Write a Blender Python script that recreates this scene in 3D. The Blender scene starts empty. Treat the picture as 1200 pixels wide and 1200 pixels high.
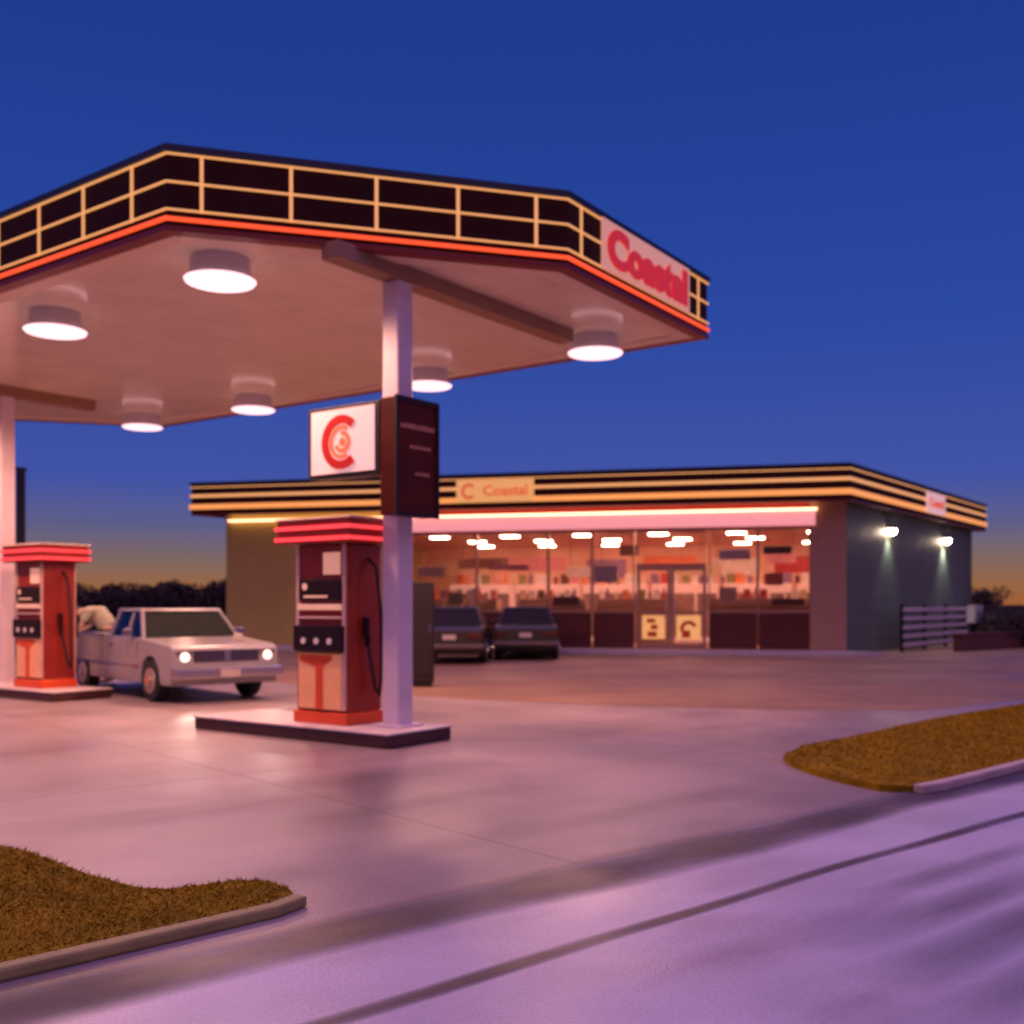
import bpy, bmesh, math, random
from mathutils import Vector, Matrix
R = math.radians
random.seed(7)
scene = bpy.context.scene
col = scene.collection

# ------------------------------------------------------------------ materials
def mat(name, c, rough=.55, metal=0., var=.12, scale=6., bump=0., bscale=None, emit=None, es=0., coat=0., trans=0., spec=.5, stretch=None, joints=None):
    m = bpy.data.materials.new(name); m.use_nodes = True
    nt = m.node_tree; N = nt.nodes; Lk = nt.links
    b = N['Principled BSDF']
    b.inputs['Roughness'].default_value = rough
    b.inputs['Metallic'].default_value = metal
    b.inputs['Specular IOR Level'].default_value = spec
    b.inputs['Coat Weight'].default_value = coat
    b.inputs['Transmission Weight'].default_value = trans
    tc = N.new('ShaderNodeTexCoord'); mp = N.new('ShaderNodeMapping')
    Lk.new(tc.outputs['Object'], mp.inputs['Vector'])
    if stretch: mp.inputs['Scale'].default_value = stretch
    nz = N.new('ShaderNodeTexNoise'); nz.inputs['Scale'].default_value = scale; nz.inputs['Detail'].default_value = 6
    nz.inputs['Roughness'].default_value = .6
    Lk.new(mp.outputs['Vector'], nz.inputs['Vector'])
    rp = N.new('ShaderNodeValToRGB')
    rp.color_ramp.elements[0].position = .3; rp.color_ramp.elements[1].position = .7
    rp.color_ramp.elements[0].color = [x*(1-var) for x in c[:3]]+[1]
    rp.color_ramp.elements[1].color = [min(1, x*(1+var)) for x in c[:3]]+[1]
    Lk.new(nz.outputs['Fac'], rp.inputs['Fac']); Lk.new(rp.outputs['Color'], b.inputs['Base Color'])
    mr = N.new('ShaderNodeMapRange'); mr.inputs['To Min'].default_value = max(.02, rough*.8); mr.inputs['To Max'].default_value = min(1, rough*1.2)
    Lk.new(nz.outputs['Fac'], mr.inputs['Value']); Lk.new(mr.outputs['Result'], b.inputs['Roughness'])
    if bump:
        n2 = N.new('ShaderNodeTexNoise'); n2.inputs['Scale'].default_value = bscale or scale*8; n2.inputs['Detail'].default_value = 5
        Lk.new(mp.outputs['Vector'], n2.inputs['Vector'])
        bp = N.new('ShaderNodeBump'); bp.inputs['Strength'].default_value = bump; bp.inputs['Distance'].default_value = .02
        Lk.new(n2.outputs['Fac'], bp.inputs['Height']); Lk.new(bp.outputs['Normal'], b.inputs['Normal'])
    if joints:       # joints = (angle, width, height, vertical?, strength): seams between panels or blocks
        an, jw, jh, vert, st_ = joints
        m3 = N.new('ShaderNodeMapping'); m3.inputs['Rotation'].default_value = (0, 0, -an); Lk.new(tc.outputs['Object'], m3.inputs['Vector'])
        sx = N.new('ShaderNodeSeparateXYZ'); cb = N.new('ShaderNodeCombineXYZ'); Lk.new(m3.outputs['Vector'], sx.inputs['Vector'])
        Lk.new(sx.outputs['X'], cb.inputs['X']); Lk.new(sx.outputs['Z' if vert else 'Y'], cb.inputs['Y'])
        br = N.new('ShaderNodeTexBrick'); br.offset = .5 if vert else 0; br.inputs['Scale'].default_value = 1; br.inputs['Brick Width'].default_value = jw; br.inputs['Row Height'].default_value = jh
        br.inputs['Mortar Size'].default_value = .012; br.inputs['Color1'].default_value = (1, 1, 1, 1); br.inputs['Color2'].default_value = (.96, .96, .96, 1); br.inputs['Mortar'].default_value = (st_, st_, st_, 1)
        Lk.new(cb.outputs['Vector'], br.inputs['Vector'])
        q_ = N.new('ShaderNodeMixRGB'); q_.blend_type = 'MULTIPLY'; q_.inputs['Fac'].default_value = 1
        Lk.new(rp.outputs['Color'], q_.inputs['Color1']); Lk.new(br.outputs['Color'], q_.inputs['Color2']); Lk.new(q_.outputs['Color'], b.inputs['Base Color'])
    if emit:
        b.inputs['Emission Color'].default_value = list(emit)+[1]; b.inputs['Emission Strength'].default_value = es
    return m

def pavement(name, c1, c2, stain, rough=(.25, .6), sc=.6, joint=None, rot=0.):
    """paving with broad blotches, fine grain, stains and (optionally) sawn joints"""
    m = bpy.data.materials.new(name); m.use_nodes = True
    nt = m.node_tree; N = nt.nodes; Lk = nt.links; b = N['Principled BSDF']
    tc = N.new('ShaderNodeTexCoord'); mp = N.new('ShaderNodeMapping'); mp.inputs['Rotation'].default_value = (0, 0, rot)
    Lk.new(tc.outputs['Object'], mp.inputs['Vector'])
    def noise(s, d=5, st=None):
        n = N.new('ShaderNodeTexNoise'); n.inputs['Scale'].default_value = s; n.inputs['Detail'].default_value = d
        if st:
            q = N.new('ShaderNodeMapping'); q.inputs['Scale'].default_value = st; Lk.new(mp.outputs['Vector'], q.inputs['Vector']); Lk.new(q.outputs['Vector'], n.inputs['Vector'])
        else: Lk.new(mp.outputs['Vector'], n.inputs['Vector'])
        return n
    a = noise(sc); r = N.new('ShaderNodeValToRGB'); r.color_ramp.elements[0].position = .35; r.color_ramp.elements[1].position = .65
    r.color_ramp.elements[0].color = (*c1, 1); r.color_ramp.elements[1].color = (*c2, 1); Lk.new(a.outputs['Fac'], r.inputs['Fac'])
    s = noise(sc*.9, 4, (.5, 1.6, 1)); sr = N.new('ShaderNodeValToRGB'); sr.color_ramp.elements[0].position = .55; sr.color_ramp.elements[1].position = .72
    sr.color_ramp.elements[0].color = (0, 0, 0, 1); sr.color_ramp.elements[1].color = (.75, .75, .75, 1); Lk.new(s.outputs['Fac'], sr.inputs['Fac'])
    mx = N.new('ShaderNodeMixRGB'); mx.inputs['Color2'].default_value = (*stain, 1)
    Lk.new(sr.outputs['Color'], mx.inputs['Fac']); Lk.new(r.outputs['Color'], mx.inputs['Color1'])
    g = noise(60, 3); gm = N.new('ShaderNodeMixRGB'); gm.blend_type = 'MULTIPLY'; gm.inputs['Fac'].default_value = .35
    Lk.new(mx.outputs['Color'], gm.inputs['Color1']); Lk.new(g.outputs['Fac'], gm.inputs['Color2'])
    last = gm
    if joint:
        br = N.new('ShaderNodeTexBrick'); br.offset = 0; br.inputs['Scale'].default_value = 1
        br.inputs['Brick Width'].default_value = joint; br.inputs['Row Height'].default_value = joint; br.inputs['Mortar Size'].default_value = .012; br.inputs['Mortar Smooth'].default_value = .3
        br.inputs['Color1'].default_value = (1, 1, 1, 1); br.inputs['Color2'].default_value = (.9, .9, .9, 1); br.inputs['Mortar'].default_value = (.45, .42, .42, 1)
        Lk.new(mp.outputs['Vector'], br.inputs['Vector'])
        jm = N.new('ShaderNodeMixRGB'); jm.blend_type = 'MULTIPLY'; jm.inputs['Fac'].default_value = 1
        Lk.new(last.outputs['Color'], jm.inputs['Color1']); Lk.new(br.outputs['Color'], jm.inputs['Color2']); last = jm
    Lk.new(last.outputs['Color'], b.inputs['Base Color'])
    mr = N.new('ShaderNodeMapRange'); mr.inputs['From Min'].default_value = .35; mr.inputs['From Max'].default_value = .65
    mr.inputs['To Min'].default_value = rough[0]; mr.inputs['To Max'].default_value = rough[1]
    w = noise(sc*.8, 3); Lk.new(w.outputs['Fac'], mr.inputs['Value']); Lk.new(mr.outputs['Result'], b.inputs['Roughness'])
    bp = N.new('ShaderNodeBump'); bp.inputs['Strength'].default_value = .25; bp.inputs['Distance'].default_value = .01
    Lk.new(g.outputs['Fac'], bp.inputs['Height']); Lk.new(bp.outputs['Normal'], b.inputs['Normal'])
    return m

M = {}
M['concrete'] = pavement('driveway concrete', (.28, .21, .205), (.43, .32, .31), (.22, .155, .15), (.3, .55), .55, joint=4.2, rot=R(-41))
M['road'] = pavement('road concrete', (.54, .47, .54), (.68, .60, .70), (.30, .19, .25), (.3, .55), .8, rot=R(-41))
M['gutter'] = pavement('dark tar', (.07, .045, .05), (.11, .07, .08), (.06, .04, .045), (.4, .7), 1.2)
_m = M['gutter']; _n = _m.node_tree; _b = _n.nodes['Principled BSDF']; _a = _n.nodes.new('ShaderNodeAttribute'); _a.attribute_name = 'wear'
_x = _n.nodes.new('ShaderNodeMath'); _x.operation = 'MULTIPLY'; _x.inputs[1].default_value = .93; _n.links.new(_a.outputs['Fac'], _x.inputs[0]); _n.links.new(_x.outputs[0], _b.inputs['Alpha'])
M['seam'] = mat('road seam filler', (.24, .16, .20), .7, var=.3, scale=9)
M['asphalt'] = pavement('lot asphalt', (.28, .150, .075), (.38, .21, .11), (.20, .11, .065), (.45, .75), .5)
M['walk'] = mat('sidewalk', (.5, .42, .38), .6, var=.1, bump=.2)
M['kerb'] = mat('kerb', (.5, .38, .33), .7, var=.2, scale=4, bump=.3)
M['kerb_pale'] = mat('kerb pale', (.34, .26, .09), .7, var=.2, scale=4, bump=.3)
M['island'] = mat('island concrete', (.62, .5, .47), .5, var=.15, scale=5, bump=.2)
M['islandside'] = mat('island kerb paint', (.07, .02, .018), .5, var=.3, scale=6)
M['grass_soil'] = mat('grass ground', (.27, .155, .004), .95, spec=.1, var=.35, scale=3, bump=.6, bscale=40)
M['grass'] = mat('grass blades', (.30, .175, .004), .95, spec=.1, var=.25, scale=2)
M['field'] = mat('field', (.03, .022, .012), .95, var=.4, scale=.2, bump=.5, bscale=3)
M['soffit'] = mat('canopy soffit', (.92, .76, .58), .2, var=.06, scale=1.5, coat=.15, joints=(R(54), 2.4, 1.2, False, .85))
M['soffit_lip'] = mat('soffit lip', (.85, .66, .5), .4, var=.04)
M['fascia'] = mat('fascia dark panel', (.04, .008, .006), .7, var=.2, scale=3, spec=.12)
M['cap'] = mat('roof cap', (.012, .01, .03), .4, var=.1)
M['trim'] = mat('fascia trim', (.7, .42, .2), .4, var=.05, emit=(1, .43, .12), es=.75)
M['neon'] = mat('neon orange', (.8, .1, .03), .4, var=.03, emit=(1, .09, .02), es=1.1)
M['red_edge'] = mat('fascia red edge', (.22, .012, .008), .35, var=.1)
M['beam'] = mat('beam paint', (.34, .19, .11), .5, var=.06)
M['white_col'] = mat('column paint', (.75, .62, .66), .4, var=.06, scale=3, bump=.05)
M['lamp_body'] = mat('lamp housing', (.5, .38, .40), .35, var=.05, emit=(1, .6, .75), es=.03)
M['lens'] = mat('lamp lens', (.9, .8, .85), .3, var=.0, emit=(1, .66, .70), es=1.5)
M['signwhite'] = mat('sign face', (.85, .6, .56), .35, var=.03, emit=(1, .55, .5), es=.55)
M['signcream'] = mat('sign cream', (.8, .5, .38), .35, var=.03, emit=(1, .42, .25), es=.42)
M['signyellow'] = mat('sign yellow', (.85, .55, .2), .35, var=.05, emit=(1, .45, .12), es=.6)
M['letter'] = mat('letter red', (.7, .03, .03), .35, var=.05, emit=(1, .04, .03), es=.35)
M['letterdark'] = mat('letter dark red', (.5, .02, .015), .35, var=.05, emit=(1, .03, .01), es=.14)
M['orange'] = mat('letter orange', (.85, .2, .08), .35, var=.05, emit=(1, .16, .06), es=.4)
M['board'] = mat('price board', (.10, .012, .003), .4, var=.2, scale=3, spec=.2)
M['boardtxt'] = mat('price lettering', (.35, .12, .09), .4, var=.1, emit=(1, .25, .15), es=.06)
M['dark'] = mat('dark metal', (.016, .009, .012), .6, var=.2)
M['rubber'] = mat('rubber', (.012, .012, .012), .7, var=.3)
M['pump_red'] = mat('pump dark red', (.30, .025, .012), .32, var=.15, scale=3, coat=.2)
M['pump_trim'] = mat('pump trim', (.75, .5, .4), .35, var=.06, metal=.2)
M['pump_low'] = mat('pump lower panel', (.8, .34, .18), .35, var=.08, scale=3, emit=(1, .35, .13), es=.16)
M['pump_orange'] = mat('pump orange', (.8, .09, .02), .35, var=.08)
M['pump_black'] = mat('pump black', (.02, .008, .008), .2, var=.1)
M['display'] = mat('display', (.7, .4, .3), .3, emit=(1, .5, .35), es=.35)
M['neonred'] = mat('neon red', (.8, .05, .05), .4, emit=(1, .06, .07), es=1.1)
M['button'] = mat('button', (.75, .6, .55), .3, emit=(1, .6, .5), es=.1)
M['olive'] = mat('store wall olive', (.48, .34, .08), .6, var=.08, scale=1.2, bump=.15)
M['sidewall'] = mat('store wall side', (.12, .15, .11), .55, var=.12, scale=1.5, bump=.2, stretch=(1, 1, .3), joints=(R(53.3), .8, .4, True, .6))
M['pillar'] = mat('store pillar', (.42, .23, .13), .55, var=.08, bump=.1)
M['pinkband'] = mat('store light band', (.85, .5, .5), .4, var=.03, emit=(1, .34, .36), es=.75)
M['tube'] = mat('tube light', (.9, .8, .7), .4, emit=(1, .58, .33), es=3.2)
M['stripe'] = mat('store stripe', (.85, .4, .12), .4, var=.03, emit=(1, .36, .08), es=.85)
M['header'] = mat('red header', (.35, .03, .02), .4, var=.1)
M['knee'] = mat('knee panel', (.09, .008, .004), .5, var=.25, scale=2)
M['frame'] = mat('window frame', (.40, .20, .14), .35, var=.06, metal=.4)
M['roofmat'] = mat('roof felt', (.03, .025, .03), .8, var=.2)
M['intwall'] = mat('store inner wall', (.85, .52, .36), .6, var=.1, scale=1)
M['intfloor'] = mat('store floor', (.5, .3, .22), .25, var=.08)
M['intceil'] = mat('store ceiling', (.75, .36, .25), .7, var=.04)
M['intlamp'] = mat('store lamp', (.9, .8, .7), .4, emit=(1, .56, .42), es=44)
M['shelf'] = mat('shelf metal', (.7, .52, .42), .4, var=.05)
M['cooler'] = mat('cooler', (.8, .5, .42), .35, var=.06, emit=(1, .6, .5), es=.3)
M['coolerglass'] = mat('cooler glass', (.35, .22, .2), .12, var=.3, scale=4)
M['walllamp'] = mat('wall lamp lens', (.9, .8, .7), .3, emit=(1, .72, .52), es=60)
M['chrome'] = mat('chrome', (.65, .6, .6), .15, metal=1., var=.05)
M['chromedark'] = mat('dull bumper', (.16, .12, .11), .35, metal=.5, var=.1)
M['hub'] = mat('wheel cover', (.5, .42, .36), .35, metal=.6, var=.1)
M['truck'] = mat('silver blue truck paint', (.34, .31, .32), .3, var=.04, scale=2, coat=.4)
M['cardark'] = mat('dark car paint', (.018, .007, .006), .35, var=.1, coat=.2)
M['cardark2'] = mat('brown car paint', (.012, .007, .006), .35, var=.1, coat=.15)
M['autoglass'] = mat('dark car glass', (.02, .012, .012), .4, var=.1, spec=.1)
M['carglass'] = mat('car glass', (.02, .03, .028), .08, var=.1, coat=.3)
M['interior'] = mat('car interior', (.10, .08, .06), .8, var=.2)
M['headlight'] = mat('headlight', (.9, .85, .8), .2, emit=(1, .66, .55), es=1.6)
M['taillight'] = mat('taillight', (.10, .008, .005), .3)
M['plate'] = mat('licence plate', (.6, .5, .42), .5)
M['skin'] = mat('skin', (.5, .3, .22), .5, var=.05)
M['shirt'] = mat('pale shirt', (.36, .34, .25), .8, var=.12, scale=9, bump=.4, bscale=14)
M['trousers'] = mat('dark trousers', (.04, .035, .04), .85, var=.15)
M['hair'] = mat('hair', (.05, .035, .025), .8, var=.3)
M['foliage'] = mat('foliage', (.03, .014, .010), .85, var=.4, scale=1)
M['bark'] = mat('bark', (.06, .04, .025), .9, var=.3, bump=.5)
M['slat'] = mat('slat paint', (.6, .48, .46), .6, var=.12, scale=3)
M['brick'] = mat('brick red', (.12, .035, .025), .8, var=.3, scale=9, bump=.4)
M['greybox'] = mat('grey box', (.5, .46, .46), .5, var=.08)
# clear pane
def glass_mat():
    m = bpy.data.materials.new('shop glass'); m.use_nodes = True; N = m.node_tree.nodes; Lk = m.node_tree.links
    N.remove(N['Principled BSDF']); o = N['Material Output']
    t = N.new('ShaderNodeBsdfTransparent'); t.inputs['Color'].default_value = (.93, .86, .84, 1)
    g = N.new('ShaderNodeBsdfGlossy'); g.inputs['Roughness'].default_value = .03; g.inputs['Color'].default_value = (.9, .9, .9, 1)
    f = N.new('ShaderNodeFresnel'); f.inputs['IOR'].default_value = 1.45
    x = N.new('ShaderNodeMixShader'); Lk.new(f.outputs['Fac'], x.inputs['Fac']); Lk.new(t.outputs['BSDF'], x.inputs[1]); Lk.new(g.outputs['BSDF'], x.inputs[2]); Lk.new(x.outputs['Shader'], o.inputs['Surface'])
    return m
M['glass'] = glass_mat()

# ------------------------------------------------------------------ helpers
def tag(o, label=None, cat=None, group=None, kind=None):
    if label: o['label'] = label
    if cat: o['category'] = cat
    if group: o['group'] = group
    if kind: o['kind'] = kind
    return o
def empty(name, loc, rz, label, cat, group=None):
    o = bpy.data.objects.new(name, None); col.objects.link(o)
    o.location = loc; o.rotation_euler = (0, 0, rz); o.empty_display_size = .3
    return tag(o, label, cat, group)
def wmat(o):
    m = Matrix.Translation(o.location) @ o.rotation_euler.to_matrix().to_4x4()
    return (wmat(o.parent) @ m) if o.parent else m
def build(name, bm, m, parent=None, world=False, bevel=0., smooth=False, seg=2):
    me = bpy.data.meshes.new(name)
    bmesh.ops.recalc_face_normals(bm, faces=bm.faces)
    bm.to_mesh(me); bm.free()
    if world and parent: me.transform(wmat(parent).inverted())
    ms = m if isinstance(m, (list, tuple)) else [m]
    for k in ms: me.materials.append(M[k])
    if smooth:
        for p in me.polygons: p.use_smooth = True
    o = bpy.data.objects.new(name, me); col.objects.link(o); o.parent = parent
    if bevel:
        b = o.modifiers.new('bevel', 'BEVEL'); b.width = bevel; b.segments = seg; b.limit_method = 'ANGLE'; b.angle_limit = R(35)
    return o
def BM(): return bmesh.new()
def box(bm, x0, x1, y0, y1, z0, z1, T=None, mi=0):
    vs = [bm.verts.new(T(x, y, z) if T else (x, y, z)) for z in (z0, z1) for y in (y0, y1) for x in (x0, x1)]
    for f in ((0, 2, 3, 1), (4, 5, 7, 6), (0, 1, 5, 4), (2, 6, 7, 3), (0, 4, 6, 2), (1, 3, 7, 5)):
        bm.faces.new([vs[i] for i in f]).material_index = mi
    return bm
def prism(bm, pts, z0, z1, T=None):
    lo = [bm.verts.new(T(p[0], p[1], z0) if T else (p[0], p[1], z0)) for p in pts]
    hi = [bm.verts.new(T(p[0], p[1], z1) if T else (p[0], p[1], z1)) for p in pts]
    bm.faces.new(lo[::-1]); bm.faces.new(hi)
    n = len(pts)
    for i in range(n): bm.faces.new((lo[i], lo[(i+1) % n], hi[(i+1) % n], hi[i]))
    return bm
def sheet(bm, pts, z):
    bm.faces.new([bm.verts.new((p[0], p[1], z)) for p in pts]); return bm
def cyl(bm, c, r, h, n=24, axis='z', r2=None):
    r2 = r if r2 is None else r2
    A = {'z': lambda a, b, t: (c[0]+a, c[1]+b, c[2]+t), 'x': lambda a, b, t: (c[0]+t, c[1]+a, c[2]+b), 'y': lambda a, b, t: (c[0]+a, c[1]+t, c[2]+b)}[axis]
    lo = [bm.verts.new(A(r*math.cos(2*math.pi*i/n), r*math.sin(2*math.pi*i/n), 0)) for i in range(n)]
    hi = [bm.verts.new(A(r2*math.cos(2*math.pi*i/n), r2*math.sin(2*math.pi*i/n), h)) for i in range(n)]
    bm.faces.new(lo[::-1]); bm.faces.new(hi)
    for i in range(n): bm.faces.new((lo[i], lo[(i+1) % n], hi[(i+1) % n], hi[i]))
    return bm
def tube(bm, pts, r, n=8):
    rings = []
    P = [Vector(p) for p in pts]
    for i, p in enumerate(P):
        d = (P[min(i+1, len(P)-1)]-P[max(i-1, 0)]).normalized()
        a = d.orthogonal().normalized() if i == 0 else (rings_a - d*rings_a.dot(d)).normalized()
        rings_a = a
        b = d.cross(a)
        rr = r[i] if isinstance(r, (list, tuple)) else r
        rings.append([bm.verts.new(p+a*rr*math.cos(2*math.pi*k/n)+b*rr*math.sin(2*math.pi*k/n)) for k in range(n)])
    for q in range(len(rings)-1):
        for k in range(n): bm.faces.new((rings[q][k], rings[q][(k+1) % n], rings[q+1][(k+1) % n], rings[q+1][k]))
    bm.faces.new(rings[0][::-1]); bm.faces.new(rings[-1])
    return bm
def offset(poly, d):
    """outward offset of a polygon given counter-clockwise"""
    n = len(poly); out = []
    for i in range(n):
        p0, p1, p2 = Vector(poly[i-1]), Vector(poly[i]), Vector(poly[(i+1) % n])
        e1 = (p1-p0).normalized(); e2 = (p2-p1).normalized()
        n1 = Vector((e1.y, -e1.x)); n2 = Vector((e2.y, -e2.x))
        k = (n1+n2); k = k/k.length; out.append(p1+k*(d/k.dot(n1)))
    return out
def ring(bm, poly, dout, din, z0, z1, skip=None):
    a, b = offset(poly, dout), offset(poly, din); n = len(poly)
    for i in range(n):
        j = (i+1) % n
        q = [bm.verts.new((p.x, p.y, z)) for z in (z0, z1) for p in (a[i], a[j], b[j], b[i])]
        bm.faces.new((q[0], q[1], q[5], q[4])); bm.faces.new((q[2], q[3], q[7], q[6]))
        bm.faces.new((q[4], q[5], q[6], q[7])); bm.faces.new((q[0], q[3], q[2], q[1]))
    return bm
def frame_T(o, d):
    """frame with x along d, y outward (right-hand side of d), z up"""
    o = Vector(o); d = Vector(d).normalized(); nrm = Vector((d.y, -d.x))
    return lambda x, y, z: (o.x+d.x*x+nrm.x*y, o.y+d.y*x+nrm.y*y, z)
def copy_tree(o, parent=None):
    c = o.copy(); col.objects.link(c); c.parent = parent
    for ch in list(o.children): copy_tree(ch, c)
    return c
def text_mesh(name, s, size, m, parent, o, d, z, proud, off=.0, width=None, depth=.012):
    cu = bpy.data.curves.new(name, 'FONT'); cu.body = s; cu.size = size; cu.extrude = depth; cu.offset = off; cu.resolution_u = 4
    t = bpy.data.objects.new(name+'_tmp', cu); col.objects.link(t)
    dg = bpy.context.evaluated_depsgraph_get(); dg.update()
    me = bpy.data.meshes.new_from_object(t.evaluated_get(dg)); bpy.data.objects.remove(t)
    xs = [v.co.x for v in me.vertices]; w = max(xs)-min(xs); x0 = min(xs); k = (width/w) if width else 1
    T = frame_T(o, d)
    for v in me.vertices: v.co = T((v.co.x-x0)*k, proud+v.co.z, z+v.co.y)
    me.transform(wmat(parent).inverted()); me.materials.clear(); me.materials.append(M[m]); me.name = name
    ob = bpy.data.objects.new(name, me); col.objects.link(ob); ob.parent = parent
    return ob
def arc(bm, T, cx, cz, r0, r1, a0, a1, y0, y1, n=36):
    P = []
    for i in range(n+1):
        a = a0+(a1-a0)*i/n; ca, sa = math.cos(a), math.sin(a)
        P.append([bm.verts.new(T(cx+r*ca, y, cz+r*sa)) for r, y in ((r0, y0), (r1, y0), (r1, y1), (r0, y1))])
    for i in range(n):
        for k in range(4): bm.faces.new((P[i][k], P[i][(k+1) % 4], P[i+1][(k+1) % 4], P[i+1][k]))
    bm.faces.new(P[0][::-1]); bm.faces.new(P[-1])
    return bm

U = Vector((math.cos(R(54)), math.sin(R(54)))); V = Vector((-U.y, U.x)); RZ = R(54)

# ------------------------------------------------------------------ setting
def structure(name, bm, m): return tag(build(name, bm, m), kind='structure')
structure('ground', sheet(BM(), [(-900, -300), (900, -300), (900, 1500), (-900, 1500)], -.012), 'field')
D = Vector((math.cos(R(41)), math.sin(R(41)))); DN = Vector((D.y, -D.x))
E0 = Vector((-.15, 5.62))
def RL(s, t): p = E0+D*s+DN*t; return (p.x, p.y)
structure('driveway', sheet(BM(), [RL(-34, .11), RL(14, .11), (11.5, 20), (6, 22), (-40, 23)], -.004), 'concrete')
structure('parking_lot', sheet(BM(), [(-2.2, 17.5), (-.6, 16.2), (1.24, 15.4), (3.6, 14.7), (5.6, 14.6), (9, 17.2), (24, 34), (30, 46), (17, 48), (-14, 42), (-14, 24), (-5, 20.5)], 0.), 'asphalt')
structure('road', sheet(BM(), [RL(-30, .12), RL(60, .12), RL(60, 16), RL(-30, 16)], .004), 'road')
def wob(s, k): return .025*math.sin(s*.9+k)+.008*math.sin(s*3.1+k*2)
def band(name, t0, t1, k, m, s0=-9, s1=40, pk=1.):
    rows = [0, .25, .5, .75, 1]; wts = [0, .7, 1, .7, 0]; bm = BM(); lay = bm.verts.layers.float.new('wear'); prev = None; s = s0
    while s <= s1:
        row = []
        for q, w_ in zip(rows, wts):
            c0 = (t0+t1)/2+wob(s, k); hw_ = (t1-t0)/2*(1+.12*math.sin(s*1.3+k)); x, y = RL(s, c0+(q*2-1)*hw_); v_ = bm.verts.new((x, y, .0056)); v_[lay] = w_; v_[lay] = w_*min(1, (s-s0)*1.4, (s1-s)*1.4)*pk*(.85+.15*math.sin(s*5)); row.append(v_)
        if prev:
            for i in range(4): bm.faces.new((prev[i], row[i], row[i+1], prev[i+1]))
        prev = row; s += .2
    o = structure(name, bm, m); return o
def strip(t0, t1, k, s0=-9, s1=40):
    a = []; b = []; s = s0
    while s <= s1: a.append(RL(s, t0+wob(s, k))); b.append(RL(s, t1+wob(s, k+1.7))); s += .35
    return a+b[::-1]
band('gutter', .02, .60, 0, 'gutter', pk=1.08)
band('road_seam', 1.05, 1.17, 3, 'gutter')
for n_, (t0_, t1_, a_, b_, p_) in enumerate([(1.7, 2.0, .3, 2.6, .4), (2.0, 2.4, .1, 2.2, .5), (2.4, 2.8, -.1, 1.7, .45), (1.4, 1.62, 1.1, 3.2, .35)]): band('tyre_streak', t0_, t1_, n_*2, 'gutter', a_, b_, p_)
for n_, (t0_, t1_, a_, b_, p_) in enumerate([(-1.0, -.55, -1.5, 3.5, .14), (-2.2, -1.7, -.5, 2.4, .14), (-3.6, -2.8, .2, 3., .2)]): band('tyre_streak', t0_, t1_, n_*2+1, 'gutter', a_, b_, p_)
# grass verges with kerbs
gl = [(-2.98, 6.2), (-2.75, 6.05), (-2.5, 5.83), (-2.25, 5.58), (-2.02, 5.4), (-1.86, 5.28), (-1.7, 5.25), (-1.55, 5.33), (-1.4, 5.42), (-1.25, 5.41), (-1.12, 5.29), (-1.06, 5.17), (-1.15, 5.0), (-1.5, 4.66), (-2.0, 4.18), (-3.2, 3.1), (-7, -.2), (-16, -8), (-24, -8), (-15, 6), (-6, 8.2), (-4, 7.1)]
gr = [(2.52, 9.9), (2.5, 9.5), (2.55, 9.1), (2.68, 8.65), (2.85, 8.3), (3.08, 8.2), (3.3, 8.36), (3.7, 8.72), (4.7, 9.66), (6.5, 11.25), (9.5, 13.9), (16, 19.6), (32, 33.5), (60, 60), (50, 70), (24, 34), (15, 24), (9.8, 17.8), (7.1, 14.9), (5.3, 13.2), (4.3, 12.1), (3.6, 11.3), (2.9, 10.6)]
structure('verge_left', prism(BM(), gl, -.01, .05), 'grass_soil')
structure('verge_right', prism(BM(), gr, -.01, .05), 'grass_soil')
def inpoly(p, poly):
    c = False; n = len(poly)
    for i in range(n):
        a, b = poly[i], poly[i-1]
        if (a[1] > p[1]) != (b[1] > p[1]) and p[0] < (b[0]-a[0])*(p[1]-a[1])/(b[1]-a[1])+a[0]: c = not c
    return c
def grass(name, poly, bb, n, label, h=.022):
    bm = BM(); k = 0
    while k < n:
        x = random.uniform(bb[0], bb[1]); y = random.uniform(bb[2], bb[3])
        if not inpoly((x, y), poly) or abs(x/max(y, .1)) > .62 or y < 3: 
            continue
        k += 1
        a = random.uniform(0, 6.28); w = .006*(y/5); hh = h*random.uniform(.4, 1.2); lx, ly = random.gauss(0, .025), random.gauss(0, .025)
        c, s = math.cos(a)*w, math.sin(a)*w
        bm.faces.new([bm.verts.new((x-c, y-s, .045)), bm.verts.new((x+c, y+s, .045)), bm.verts.new((x+lx, y+ly, .045+hh))])
    return tag(build(name, bm, 'grass'), label, 'grass', kind='stuff')
grass('grass', gl, (-3.6, -1, 4, 8.2), 16000, 'dry brownish grass on the verge at the lower left of the driveway')
grass('grass', gr, (2.4, 12, 8, 19), 30000, 'dry brownish grass on the verge to the right of the driveway')
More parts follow.
